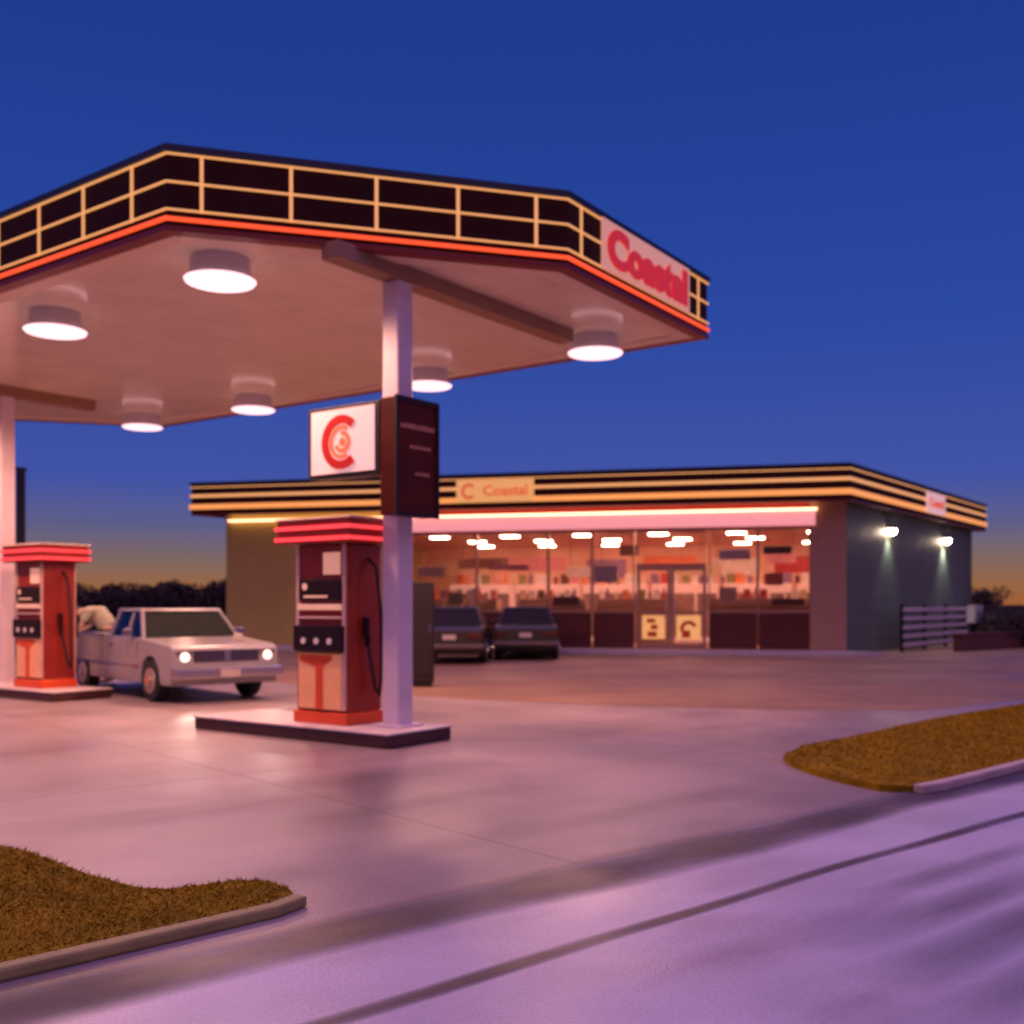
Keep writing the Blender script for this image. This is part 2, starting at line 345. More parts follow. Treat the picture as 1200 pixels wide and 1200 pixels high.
# kerbs
def kerb(pts, w, z, label, m='kerb_pale'):
    bm = BM(); P = [Vector(p) for p in pts]
    L = []; Rr = []
    for i, p in enumerate(P):
        d = (P[min(i+1, len(P)-1)]-P[max(i-1, 0)]).normalized(); nn = Vector((d.y, -d.x)); L.append(p); Rr.append(p+nn*w)
    prism(bm, [(p.x, p.y) for p in L]+[(p.x, p.y) for p in Rr[::-1]], -.005, z)
    return tag(build('kerb', bm, m, bevel=.015), label, 'kerb')
kerb([(-16, -8), (-7, -.2), (-3.2, 3.1), (-2.0, 4.18), (-1.5, 4.66), (-1.15, 5.0), (-1.06, 5.17)], .09, .052, 'pale kerb along the road edge of the lower left grass verge')
kerb([(3.08, 8.2), (3.3, 8.36), (3.7, 8.72), (4.7, 9.66), (6.5, 11.25), (9.5, 13.9), (16, 19.6), (32, 33.5)], .10, .07, 'long pale kerb along the road edge of the right grass verge', 'kerb')

# ------------------------------------------------------------------ canopy
A_, B_, C_, D_ = (-3.31, 10.23), (.59, 11.40), (2.63, 14.40), (-7.1, 21.6)
E_, F_ = (-11.0, 20.43), (-13.04, 17.43)
CP = [A_, B_, C_, D_, E_, F_]           # counter-clockwise
cz = 5.03
can = empty('station_canopy', (-5, 16, 0), 0, 'large fuel station canopy with dark gridded fascia and glowing orange stripe above the pumps', 'canopy')
build('roof', prism(BM(), [(p.x, p.y) for p in offset(CP, -.16)], cz+.12, cz+.66), 'roofmat', can, True)
build('soffit', prism(BM(), [(p.x, p.y) for p in offset(CP, -.13)], cz+.03, cz+.115), 'soffit', can, True)
build('fascia', ring(BM(), CP, 0, -.12, cz+.06, cz+.76), 'fascia', can, True)
build('fascia_cap', ring(BM(), CP, .035, -.14, cz+.765, cz+.83), 'cap', can, True)
build('red_edge', ring(BM(), CP, .02, -.125, cz, cz+.056), 'red_edge', can, True)
build('soffit_lip', ring(BM(), CP, -.13, -.36, cz+.005, cz+.027), 'soffit_lip', can, True)
nb = BM(); ring(nb, CP, .03, .003, cz+.10, cz+.138); build('neon_strip', nb, 'neon', can, True)
tb = BM()
for z in (.20, .465, .735): ring(tb, CP, .022, .002, cz+z, cz+z+.019)
def edge_div(P0, P1, pos, bm, z0, z1, w=.017):
    P0 = Vector(P0); P1 = Vector(P1); T = frame_T(P0, P1-P0)
    for t in pos: box(bm, t-w, t+w, .002, .018, z0, z1, T)
edge_div(A_, B_, [.32+.85*k for k in range(5)], tb, cz+.2, cz+.755)
edge_div(F_, A_, [12.1-.55-.85*k for k in range(14)], tb, cz+.2, cz+.755)
edge_div(D_, E_, [.4+.85*k for k in range(5)], tb, cz+.2, cz+.755)
edge_div(C_, D_, [.6+.85*k for k in range(14)], tb, cz+.2, cz+.755)
edge_div(E_, F_, [.5+.85*k for k in range(4)], tb, cz+.2, cz+.755)
edge_div(B_, C_, [.28, 3.33], tb, cz+.2, cz+.755)
build('trim_grid', tb, 'trim', can, True)
T = frame_T(B_, Vector(C_)-Vector(B_))
sb = build('sign_panel', box(BM(), .68, 2.98, .024, .05, cz+.19, cz+.762, T), 'signcream', can, True, bevel=.008)
tag(sb, 'cream backlit name panel with red lettering')
d = (Vector(C_)-Vector(B_)).normalized()
text_mesh('lettering', 'Coastal', .56, 'letter', can, Vector(B_)+d*.78, d, cz+.285, .06, off=.032, width=2.1)
# beams across the canopy over each island
P1 = Vector((-1.24, 10.66)); P2 = Vector((-6.8, 15.76))
def loc(P, u, v): p = P+U*u+V*v; return (p.x, p.y)
c1 = loc(P1, .62, .43); c2 = loc(P2, .62, 2.45)
for c, u0, u1 in ((c1, -1.0, 3.3), (c2, -1.2, 1.6)):
    o = build('beam', box(BM(), u0, u1, -.12, .12, -.15, .02), 'beam', can, bevel=.01)
    o.location = (c[0]+5, c[1]-16, cz+.01); o.rotation_euler = (0, 0, RZ)
    o2 = build('column', box(BM(), -.118, .118, -.118, .118, .15, cz-.142), 'white_col', can, bevel=.02)
    o2.location = (c[0]+5, c[1]-16, 0); o2.rotation_euler = (0, 0, RZ)
    o3 = build('base_plate', box(BM(), -.2, .2, -.2, .2, .15, .17), 'white_col', o2, bevel=.005)

# lamps under the canopy
lp = empty('canopy_lamp', (0, 0, 0), RZ, '', 'lamp', 'round lamps under the canopy')
build('housing', cyl(BM(), (0, 0, .02), .335, .225, 20, r2=.30), 'lamp_body', lp, bevel=.01)
build('lens', cyl(BM(), (0, 0, -.01), .355, .028, 20, r2=.375), 'lens', lp, bevel=.006)
L_ = bpy.data.lights.new('lamp_light', 'SPOT'); L_.energy = 720; L_.color = (1, .48, .34); L_.spot_size = R(172); L_.spot_blend = .5; L_.shadow_soft_size = .2
lo = bpy.data.objects.new('lamp_light', L_); col.objects.link(lo); lo.parent = lp; lo.location = (0, 0, -.03)
spots = [((-3.05, 11.15), 'largest glowing round lamp under the near corner of the canopy'),
         ((-5.65, 13.2), 'glowing round lamp under the left edge of the canopy, farthest left in view'),
         ((-8.2, 15.1), 'glowing canopy lamp third of the near row, beyond the left edge'),
         ((-10.6, 16.95), 'glowing canopy lamp at the far left end of the near row'),
         ((1.12, 14.35), 'flat glowing lamp under the right tip of the canopy below the name panel'),
         ((-1.3, 16.5), 'glowing lamp half hidden behind the white column of the near island'),
         ((-4.5, 18.55), 'glowing lamp on the far side of the canopy, up-left of the C sign'),
         ((-7.05, 20.35), 'farthest and smallest glowing lamp at the far left corner of the canopy')]
for i, (p, lb) in enumerate(spots):
    o = lp if i == 0 else copy_tree(lp)
    o.location = (p[0], p[1], cz-.215); o['label'] = lb

# ------------------------------------------------------------------ pump islands
def island(P, L, W, label):
    o = empty('pump_island', (*loc(P, 0, 0), 0), RZ, label, 'island', 'raised concrete pump islands')
    build('kerb', box(BM(), 0, W, 0, L, -.005, .125), 'islandside', o, bevel=.02)
    build('slab', box(BM(), -.01, W+.01, -.01, L+.01, .127, .15), 'island', o, bevel=.008)
island(P1, 3.05, 1.0, 'near concrete pump island with dark kerb carrying the white column and red C sign')
island(P2, 4.2, 1.0, 'left concrete pump island beside the silver pickup truck')

def pump():
    o = empty('fuel_pump', (0, 0, 0), RZ, '', 'fuel pump', 'red fuel pumps on the islands')
    build('base', box(BM(), -.30, .30, -.41, .41, 0, .13), 'pump_orange', o, bevel=.015)
    build('cabinet', box(BM(), -.27, .27, -.38, .38, .132, 1.95), 'pump_red', o, bevel=.012)
    for s in (-1, 1):
        build('front_panel', box(BM(), *sorted((s*.274, s*.30)), -.33, .33, .16, .765), 'pump_low', o, bevel=.01)
        b = BM(); x0, x1 = sorted((s*.302, s*.308))
        # flame-like vertical ribbon on the lower panel
        pts = [(-.06, .165), (.05, .165), (.05, .62), (.30, .68), (.30, .75), (-.20, .75), (-.20, .70), (-.06, .62)]
        lo = [b.verts.new((x0, p[0], p[1])) for p in pts]; hi = [b.verts.new((x1, p[0], p[1])) for p in pts]
        b.faces.new(lo); b.faces.new(hi[::-1])
        for i in range(len(pts)): b.faces.new((lo[i], lo[i-1], hi[i-1], hi[i]))
        build('ribbon_decal', b, 'pump_orange', o)
        m_ = build('meter_panel', box(BM(), *sorted((s*.274, s*.34)), -.37, .37, .78, 1.07), 'pump_black', o, bevel=.012)
        for y in (-.2, 0, .2):
            build('grade_button', cyl(BM(), (s*.342 if s > 0 else s*.352, y, .90), .035, .01, 14, 'x'), 'button', m_)
        build('display_bar', box(BM(), *sorted((s*.274, s*.31)), -.33, .33, 1.235, 1.30), 'display', o, bevel=.008)
        build('trim_bar', box(BM(), *sorted((s*.274, s*.30)), -.33, .33, 1.14, 1.165), 'pump_trim', o, bevel=.006)
        h_ = build('display_head', box(BM(), *sorted((s*.274, s*.32)), -.33, .30, 1.335, 1.57), 'pump_black', o, bevel=.01)
        build('digit_window', box(BM(), *sorted((s*.322, s*.325)), -.15, .22, 1.37, 1.395), 'display', h_)
        build('digit_window', cyl(BM(), (s*.322 if s > 0 else -.327, .2 if s < 0 else -.2, 1.49), .04, .005, 12, 'x'), 'display', h_)
        build('notice_card', box(BM(), *sorted((s*.274, s*.282)), -.30, -.04, 1.62, 1.86), 'signcream', o, bevel=.004)
        for y in (-.355, .355):
            build('corner_trim', box(BM(), *sorted((s*.262, s*.288)), y-.024, y+.024, .78 if y > 0 else .16, 1.95), 'pump_trim', o, bevel=.006)
    for s in (-1, 1):
        build('nozzle', box(box(BM(), -.03, .03, *sorted((s*.384, s*.45)), .95, 1.16), -.02, .02, *sorted((s*.40, s*.47)), .84, .96), 'pump_black', o, bevel=.012)
        build('hose', tube(BM(), [(.06, s*.39, 1.8), (.07, s*.5, 1.7), (.08, s*.56, 1.2), (.10, s*.55, .55), (.12, s*.50, .30), (.09, s*.46, .40), (.02, s*.44, .80), (0, s*.43, .9)], .018, 8), 'rubber', o, smooth=True)
    hd = build('top_sign', box(BM(), -.40, .40, -.56, .56, 1.955, 2.21), 'pump_red', o, bevel=.01)
    n = BM()
    for z in (1.985, 2.105):
        ring(n, [(-.40, -.56), (.40, -.56), (.40, .56), (-.40, .56)], .022, .002, z, z+.04)
    build('neon_stripe', n, 'neonred', hd)
    build('sign_cap', box(BM(), -.42, .42, -.58, .58, 2.213, 2.235), 'soffit_lip', hd, bevel=.005)
    return o
p = pump(); p.location = (*loc(P1, .55, 1.24), .15); p['label'] = 'red fuel pump on the near island, left of the white column under the C sign'
q = copy_tree(p); q.location = (*loc(P2, .55, 1.10), .15); q['label'] = 'red fuel pump on the left island at the left edge, beside the pickup'

# sign box on the column
sg = empty('column_sign', (*loc(P1, .62, .43), 0), RZ, 'square white backlit sign with red letter C fixed to the white column', 'sign')
T = frame_T((0, 0), (0, -1))      # x along -v (left to right in view), y outward = -u
# local coordinates: x=u, y=v relative to the column centre
def TB(x, y, z): return (x, y, z)
build('cabinet', box(BM(), -.50, -.26, -.20, .84, 2.78, 3.54), 'dark', sg, bevel=.01)
build('bracket', box(BM(), -.26, -.118, -.05, .05, 3.05, 3.15), 'dark', sg)
build('face', box(BM(), -.512, -.502, -.14, .78, 2.83, 3.50), 'signwhite', sg)
Ts = lambda x, y, z: (-.502-y, .32-x, z)
build('letter_c', arc(BM(), Ts, 0, 3.15, .195, .285, R(48), R(312), .012, .03), 'letterdark', sg)
build('inner_disc', arc(arc(arc(BM(), Ts, .0, 3.15, .135, .175, R(60), R(300), .012, .022), Ts, .01, 3.15, .07, .115, R(-160), R(100), .012, .022), Ts, .01, 3.15, .0, .045, 0, R(359), .012, .022), 'orange', sg)
pb = empty('price_board', (*loc(P1, .62, .43), 0), RZ, 'dark red price board with faint lettering on the right of the white column', 'sign')
build('cabinet', box(BM(), -.50, .16, -.42, -.21, 2.36, 3.56), 'board', pb, bevel=.012)
build('frame', box(box(box(box(BM(), -.51, .17, -.44, -.422, 3.52, 3.57), -.51, .17, -.44, -.422, 2.35, 2.39), -.51, -.47, -.44, -.422, 2.392, 3.518), .13, .17, -.44, -.422, 2.392, 3.518), 'dark', pb)
build('bracket', box(BM(), -.05, .05, -.21, -.118, 2.9, 3.0), 'dark', pb)
def dashes(z, x0, x1, h, name):
    b = BM(); x = x0
    while x < x1:
        w = random.uniform(.035, .055); box(b, x, min(x+w, x1), -.428, -.4215, z, z+h*random.uniform(.8, 1)); x += w+.014
    build(name, b, 'boardtxt', pb)
dashes(3.25, -.42, .10, .055, 'lettering'); dashes(3.05, -.28, .04, .04, 'lettering'); dashes(2.78, -.2, .02, .035, 'lettering')

# ------------------------------------------------------------------ store
W0 = Vector((9.47, 30.2)); a = Vector((-20.0, 5.0)).normalized(); s_ = Vector((9.3, 12.5)).normalized()
LF, LS = 19.4, 13.97
st = empty('store_building', (W0.x, W0.y, 0), 0, 'long low convenience store with big lit shop window and orange striped fascia', 'building')
def pt(t, q): p_ = W0+a*t+s_*q; return (p_.x, p_.y)
FO = [pt(LF, LS), pt(LF, 0), pt(0, 0), pt(0, LS)]     # footprint ccw
F0 = Vector((9.35, 29.5))
FA = [F0+s_*15.6+a*20.3, F0+a*20.3, F0.copy(), F0+s_*15.6]
FA = [(v_.x, v_.y) for v_ in FA]
TF = frame_T(pt(LF, 0), -a)      # x runs left->right along the front, y outward
X = lambda t: LF-t
w = BM()
box(w, 0, X(13.08), -.25, 0, 0, 4.9, TF)
build('front_wall', w, 'olive', st, True)
build('corner_pillar', box(BM(), X(.98), LF, -.25, .02, 0, 4.9, TF), 'pillar', st, True)
build('header', box(BM(), X(13.08), X(.98), -.25, -.01, 3.67, 4.9, TF), 'header', st, True)
TS = frame_T(pt(0, .02), s_)
build('side_wall', box(BM(), .0, LS-.02, -.25, 0, 0, 4.9, TS), 'sidewall', st, True)
TL = frame_T(pt(LF, LS), -s_)
build('left_wall', box(BM(), 0, LS-.26, -.25, 0, 0, 4.9, TL), 'olive', st, True)
TBk = frame_T(pt(0, LS), a)
build('back_wall', box(BM(), .0, LF, -.25, 0, 0, 4.9, TBk), 'sidewall', st, True)
build('roof', prism(BM(), [(v_.x, v_.y) for v_ in offset(FA, -.13)], 4.905, 5.1), 'roofmat', st, True)
build('eaves_soffit', ring(BM(), FA, -.12, -.9, 4.42, 4.47), 'soffit_lip', st, True)
build('floor', prism(BM(), [(v_.x, v_.y) for v_ in offset(FO, -.26)], 0.004, .1), 'intfloor', st, True)
build('ceiling', prism(BM(), [(v_.x, v_.y) for v_ in offset(FO, -.27)], 3.66, 3.74), 'intceil', st, True)
build('fascia', ring(BM(), FA, 0, -.11, 4.36, 5.28), 'fascia', st, True)
build('fascia_cap', ring(BM(), FA, .04, -.13, 5.285, 5.37), 'cap', st, True)
tb = BM()
for z in (4.88, 5.19): ring(tb, FA, .025, .002, z, z+(.10 if z < 5 else .035))
for k in range(1, 14):
    for (q0, q1, L_) in ((FA[1], FA[2], 20.3),):
        if k > 90 and k*1.45 < L_: edge_div(q0, q1, [L_-k*1.45], tb, 4.98, 5.19, .007)
build('trim_grid', tb, 'trim', st, True)
build('neon_strip', ring(BM(), FA, .04, .002, 4.50, 4.66), 'stripe', st, True)
build('red_edge', ring(BM(), FA, .015, -.115, 4.31, 4.355), 'red_edge', st, True)
# light band over the window
build('light_band', box(BM(), X(13.1), X(.85), .005, .12, 3.70, 4.12, TF), ['pinkband'], st, True)
build('tube_light', box(BM(), X(19.25), X(.8), .03, .17, 4.135, 4.19, TF), 'tube', st, True)
# fascia signs
TFA = frame_T(FA[1], -a)
def fx(px):  # distance along the fascia from its left end
    return px
o = build('sign_panel', box(BM(), 8.95, 11.35, .042, .09, 4.50, 5.17, TFA), 'signyellow', st, True, bevel=.01); tag(o, 'yellow backlit name panel on the front fascia')
Tm = frame_T(Vector(FA[1])-a*9.35, -a)
build('letter_c', arc(BM(), Tm, 0, 4.84, .15, .24, R(45), R(315), .092, .105), 'orange', st, True)
text_mesh('lettering', 'Coastal', .42, 'orange', st, Vector(FA[1])-a*9.8, -a, 4.71, .1, off=.008, width=1.35)
TFS = frame_T(FA[2], s_)
o = build('sign_panel', box(BM(), 7.2, 9.4, .042, .09, 4.50, 5.20, TFS), 'signwhite', st, True, bevel=.01); tag(o, 'pale square sign panel on the side fascia')
text_mesh('lettering', 'Coastal', .42, 'orange', st, F0+s_*7.45, s_, 4.72, .1, off=.008, width=1.7)
# windows, knee panels, door
def window(t1, t0, knee=True):
    x0, x1 = X(t1), X(t0); f = BM(); z0 = 1.20 if knee else .12
    for (p0, p1, r0, r1) in ((x0, x0+.035, z0, 3.66), (x1-.035, x1, z0, 3.66)): box(f, p0, p1, -.16, -.02, r0, r1, TF)
    box(f, x0+.035, x1-.035, -.16, -.02, z0, z0+.07, TF); box(f, x0+.035, x1-.035, -.16, -.02, 3.60, 3.66, TF)
    fo = build('window', f, 'frame', st, True)
    build('pane', box(BM(), x0+.035, x1-.035, -.10, -.088, z0+.07, 3.60, TF), 'glass', fo, True)
    if knee: build('knee_panel', box(BM(), x0+.03, x1-.03, -.18, -.03, .16, 1.195, TF), 'knee', st, True, bevel=.01)
for t1, t0 in ((3.86, 2.45), (2.45, .98), (8.65, 7.3), (7.3, 6.02), (10.9, 8.65), (13.08, 10.9)): window(t1, t0)
build('window_sill', box(BM(), X(13.08), X(5.98), -.2, .05, .02, .155, TF), 'frame', st, True)
build('window_sill', box(BM(), X(3.9), X(.98), -.2, .05, .02, .155, TF), 'frame', st, True)
for t1, t0 in ((5.96, 4.96), (4.94, 3.92)):
    x0, x1 = X(t1), X(t0); f = BM()
    for (p0, p1) in ((x0, x0+.09), (x1-.09, x1)): box(f, p0, p1, -.15, -.03, .12, 2.55, TF)
    box(f, x0+.09, x1-.09, -.15, -.03, .12, .28, TF); box(f, x0+.09, x1-.09, -.15, -.03, 2.45, 2.55, TF); box(f, x0+.09, x1-.09, -.15, -.03, 1.18, 1.24, TF)
    dr = build('door', f, 'frame', st, True)
    build('pane', box(BM(), x0+.09, x1-.09, -.10, -.088, .28, 2.45, TF), 'glass', dr, True)
    hx = x1-.14 if t1 > 5 else x0+.14
    build('handle', box(BM(), hx-.02, hx+.02, -.028, .03, 1.0, 1.5, TF), 'chrome', dr, True, bevel=.008)
    b = BM(); box(b, x0+.16, x1-.16, -.082, -.078, .42, 1.12, TF); po = build('poster', b, 'signyellow', dr, True)
    b = BM()
    if t1 > 5:
        box(b, x0+.3, x0+.55, -.0765, -.075, .9, 1.02, TF); box(b, x0+.42, x0+.62, -.0765, -.075, .7, .84, TF); box(b, x0+.32, x0+.6, -.0765, -.075, .48, .64, TF)
    else:
        arc(b, TF, (x0+x1)/2, .72, .14, .25, R(20), R(200), -.0765, -.075, 16); box(b, (x0+x1)/2-.2, (x0+x1)/2+.05, -.0765, -.075, .46, .68, TF)
    build('poster_print', b, 'pump_orange', po, True)
tr = BM(); box(tr, X(5.96), X(3.92), -.16, -.02, 3.58, 3.66, TF); box(tr, X(5.96), X(3.92), -.16, -.02, 2.56, 2.64, TF)
wt = build('transom_window', tr, 'frame', st, True)
build('pane', box(BM(), X(5.96), X(3.92), -.10, -.088, 2.64, 3.58, TF), 'glass', wt, True)
# pavement in front of the store
structure('sidewalk', prism(BM(), [TF(-.6, .052, 0)[:2], TF(-.6, 1.3, 0)[:2], TF(LF+.1, 1.3, 0)[:2], TF(LF+1.0, .4, 0)[:2], TF(LF+.05, .052, 0)[:2]], .0, .12), 'walk')
# interior: frame aligned with the front
TI = lambda x, y, z: TF(x, -y, z)         # y = metres inside the glass
iw = build('partition_wall', box(BM(), .5, LF+3.1, 8.6, 8.75, .1, 3.655, TI), 'intwall', st, True)
# ceiling lamps
il = empty('ceiling_lamp', (0, 0, 0), math.atan2(-a.y, -a.x), '', 'lamp', 'ceiling lamps inside the store')
build('tray', box(BM(), -.32, .32, -.18, .18, .012, .05), 'shelf', il, bevel=.006)
build('diffuser', box(BM(), -.28, .28, -.14, .14, -.03, .01), 'intlamp', il, bevel=.01)
names = ['first', 'second', 'third', 'fourth', 'fifth', 'sixth']; rows = ['front', 'middle', 'rear']; k = 0
for j, y in enumerate((1.3, 4.0, 6.9)):
    for i in range(6):
        x = 6.9+i*2.35+(0.5 if j % 2 else 0)
        o = il if k == 0 else copy_tree(il); k += 1
        o.location = TI(x, y, 3.605); o['label'] = 'glowing ceiling lamp inside the store, %s from the left in the %s row' % (names[i], rows[j])
# coolers along the partition
ck = 0
for x in (6.4, 9.0, 11.6, 14.2, 16.8, 19.4):
    o = empty('drinks_cooler', (*TI(x, 8.2, 0)[:2], .1), math.atan2(-a.y, -a.x), 'lit drinks cooler against the rear wall of the store, %s from the left' % names[ck], 'cooler', 'coolers along the rear wall of the store'); ck += 1
    build('cabinet', box(BM(), -1.2, 1.2, -.35, .38, 0, 2.1), 'cooler', o, bevel=.02)
    for dx in (-.8, 0, .8):
        dd = build('glass_door', box(BM(), dx-.36, dx+.36, -.38, -.355, .15, 1.75), 'coolerglass', o, bevel=.006)
        build('handle', box(BM(), dx+.30, dx+.33, -.42, -.382, .7, 1.2), 'chrome', dd)
# header banners on the rear wall
cols = [('pinkish', (.8, .32, .34)), ('cream', (.85, .62, .42)), ('orange', (.85, .25, .08)), ('white', (.85, .75, .7)), ('red', (.6, .06, .05)), ('olive', (.35, .3, .12)), ('brown', (.18, .06, .04)), ('violet', (.35, .2, .35))]
for n_, c_ in cols: M['c_'+n_] = mat('goods '+n_, c_, .5, var=.15, scale=7)
for i, (x, wdt, z, h, c_) in enumerate([(5.4, 2.2, 2.55, .62, 'cream'), (8.3, 2.6, 2.75, .5, 'pinkish'), (11.2, 1.5, 2.45, .7, 'violet'), (13.6, 2.0, 2.8, .45, 'orange'), (16.0, 1.7, 2.5, .65, 'white'), (18.5, 2.2, 2.6, .6, 'red'), (20.8, 1.4, 2.5, .7, 'pinkish')]):
    o = build('wall_banner', box(box(BM(), x-wdt/2, x+wdt/2, 8.55, 8.58, z, z+h, TI), x-wdt/2+.1, x+wdt/2-.1, 8.54, 8.549, z+h*.4, z+h*.6, TI), 'c_'+c_)
    tag(o, '%s wall banner on the rear wall inside the store, %s from the left' % (c_, (names+['seventh'])[i]), 'banner', 'banners on the rear wall of the store')
# hanging signs
for i, (x, y, wdt, z, c_) in enumerate([(8.1, 2.2, 1.7, 2.62, 'brown'), (11.4, 3.0, 1.3, 2.35, 'white'), (12.9, 2.4, .6, 3.0, 'brown'), (15.1, 2.6, 1.4, 2.35, 'cream'), (17.6, 2.0, .9, 2.7, 'pinkish')]):
    o = empty('hanging_sign', (*TI(x, y, 0)[:2], z), math.atan2(-a.y, -a.x), '%s sign board hanging from the store ceiling, %s from the left' % (c_, names[i]), 'sign', 'signs hanging inside the store')
    build('board', box(BM(), -wdt/2, wdt/2, -.02, .02, 0, .34), 'c_'+c_, o, bevel=.005)
    for sx in (-1, 1): build('hanger', box(BM(), sx*wdt*.4-.006, sx*wdt*.4+.006, -.006, .006, .34, 3.64-z), 'dark', o)
# shelving units with goods
def shelf(x, y, i, L_=2.2, H=1.5):
    o = empty('shelf_unit', (*TI(x, y, 0)[:2], .1), math.atan2(-a.y, -a.x), 'metal shelf unit of packaged goods inside the store window, %s from the left' % names[i], 'shelf', 'shelf units inside the store')
    build('back_board', box(BM(), -L_/2, L_/2, -.02, .02, .1, H), 'shelf', o)
    for sx in (-1, 1): build('end_panel', box(BM(), sx*L_/2-.015+sx*.016, sx*L_/2+.015+sx*.016, -.3, .3, 0, H), 'shelf', o, bevel=.004)
    for z in (.12, .55, .95, 1.33): build('shelf_board', box(BM(), -L_/2, L_/2, -.3, -.022, z, z+.025), 'shelf', o)
    build('top_board', box(BM(), -L_/2, L_/2, -.2, .2, H+.002, H+.025), 'shelf', o)
    return o
proto = {}
def good(kind, cn):
    key = (kind, cn)
    if key in proto: 
        c = proto[key].copy(); col.objects.link(c); return c
    if kind == 'carton': bm = box(BM(), -.10, .10, -.07, .07, 0, .28); nm = 'carton'
    elif kind == 'can': bm = cyl(BM(), (0, 0, 0), .055, .2, 12); nm = 'tin_can'
    else:
        bm = cyl(cyl(BM(), (0, 0, 0), .06, .22, 12), (0, 0, .221), .06, .08, 12, r2=.022); cyl(bm, (0, 0, .302), .022, .06, 10); nm = 'bottle'
    proto[key] = build(nm, bm, 'c_'+cn, None, bevel=.006); return proto[key]
angI = math.atan2(-a.y, -a.x)
for i, x in enumerate((7.7, 10.5, 13.0, 16.6, 18.75)):
    y = (1.5, 2.0, 2.4, 1.7, 2.2)[i]; shelf(x, y, i)
    gx = -1.0
    while gx < 1.02:
        kd = random.choice(['carton', 'carton', 'bottle', 'can']); cn = random.choice(cols)[0]
        for (zz, yy) in ((1.625, 0.), (1.455, -.17)):
            if yy < 0: pass
            if random.random() < (.82 if yy == 0 else 0): 
                o = good(kd, cn); o.location = TI(x+gx, y+yy, zz+.002); o.rotation_euler = (0, 0, angI+random.uniform(-.2, .2))
                nm = {'carton': 'carton', 'can': 'tin can', 'bottle': 'bottle'}[kd]
                tag(o, '%s %s on top of the %s shelf unit from left in the store' % (cn, nm, names[i]), nm, '%s %ss on the %s store shelf' % (cn, nm, names[i]))
        gx += random.uniform(.2, .34)
gx = 5.6
while gx < 20.3:
    kd = random.choice(['carton', 'carton', 'bottle', 'can']); cn = random.choice(cols)[0]; o = good(kd, cn); o.location = TI(gx, 8.05, 2.203); o.rotation_euler = (0, 0, angI+random.uniform(-.3, .3)); o.scale = (1.35, 1.35, 1.35)
    nm = {'carton': 'carton', 'can': 'tin can', 'bottle': 'bottle'}[kd]; ci = min(5, max(0, int((gx-5.1)/2.6)))
    tag(o, '%s %s on top of the %s drinks cooler from left in the store' % (cn, nm, names[ci]), nm, '%s %ss on the %s drinks cooler' % (cn, nm, names[ci]))
    gx += random.uniform(.26, .42)
# pale sacks standing in the window (two bright uprights)
for i, (x, lb) in enumerate(((7.75, 'left of two white paper sacks standing in the shop window above the black car'), (8.22, 'right of two white paper sacks standing in the shop window above the black car'))):
    b = BM(); box(b, -.15, .15, -.1, .1, 0, .72)
    for v_ in b.verts:
        if v_.co.z > .5: v_.co.x *= .85; v_.co.y *= .5
    o = build('paper_sack', b, 'c_white', None, bevel=.04, seg=3); o.location = TI(x, .62, 1.232); o.rotation_euler = (0, 0, angI+.1*i); tag(o, lb, 'sack', 'white sacks in the shop window')
o = empty('window_bench', (*TI(8.0, .62, 0)[:2], .1), angI, 'low display bench behind the left part of the shop window carrying white sacks', 'bench')
build('top', box(BM(), -1.1, 1.1, -.22, .22, 1.09, 1.13), 'shelf', o, bevel=.005)
for sx in (-1, 1): build('leg', box(BM(), sx*1.0-.03, sx*1.0+.03, -.18, .18, 0, 1.088), 'shelf', o)
for i, (t, z, w_, h_, c_) in enumerate([(12.4, 2.3, .9, .35, 'cream'), (11.6, 1.45, .5, .35, 'olive'), (9.9, 2.5, 1.3, .16, 'pinkish'), (8.1, 1.4, .8, .28, 'brown'), (6.9, 2.1, .7, .5, 'white'), (3.1, 2.75, .9, .3, 'white'), (3.3, 1.5, .5, .45, 'cream'), (1.9, 2.9, .8, .22, 'brown'), (1.6, 1.42, .9, .2, 'brown'), (2.0, 2.0, .5, .35, 'orange')]):
    o = build('window_poster', box(BM(), X(t)-w_/2, X(t)+w_/2, -.118, -.112, z, z+h_, TF), 'c_'+c_)
    tag(o, '%s paper poster stuck inside the shop window, %s from the left' % (c_, (names+['seventh', 'eighth', 'ninth', 'tenth'])[i]), 'poster', 'posters in the shop window')
# counter with a till
ct = empty('sales_counter', (*TI(17.2, 5.0, 0)[:2], .1), angI, 'long pale sales counter deep inside the right half of the store', 'counter')
build('body', box(BM(), -1.6, 1.6, -.35, .35, 0, 1.05), 'c_orange', ct, bevel=.01); build('worktop', box(BM(), -1.65, 1.65, -.4, .4, 1.052, 1.1), 'shelf', ct, bevel=.01)
tl = empty('cash_register', (*TI(17.5, 5.0, 0)[:2], 1.202), angI, 'dark cash register on the sales counter inside the store', 'till')
build('body', box(BM(), -.22, .22, -.2, .2, 0, .16), 'dark', tl, bevel=.01); build('screen', box(BM(), -.15, .15, -.02, .06, .165, .42), 'greybox', tl, bevel=.01)

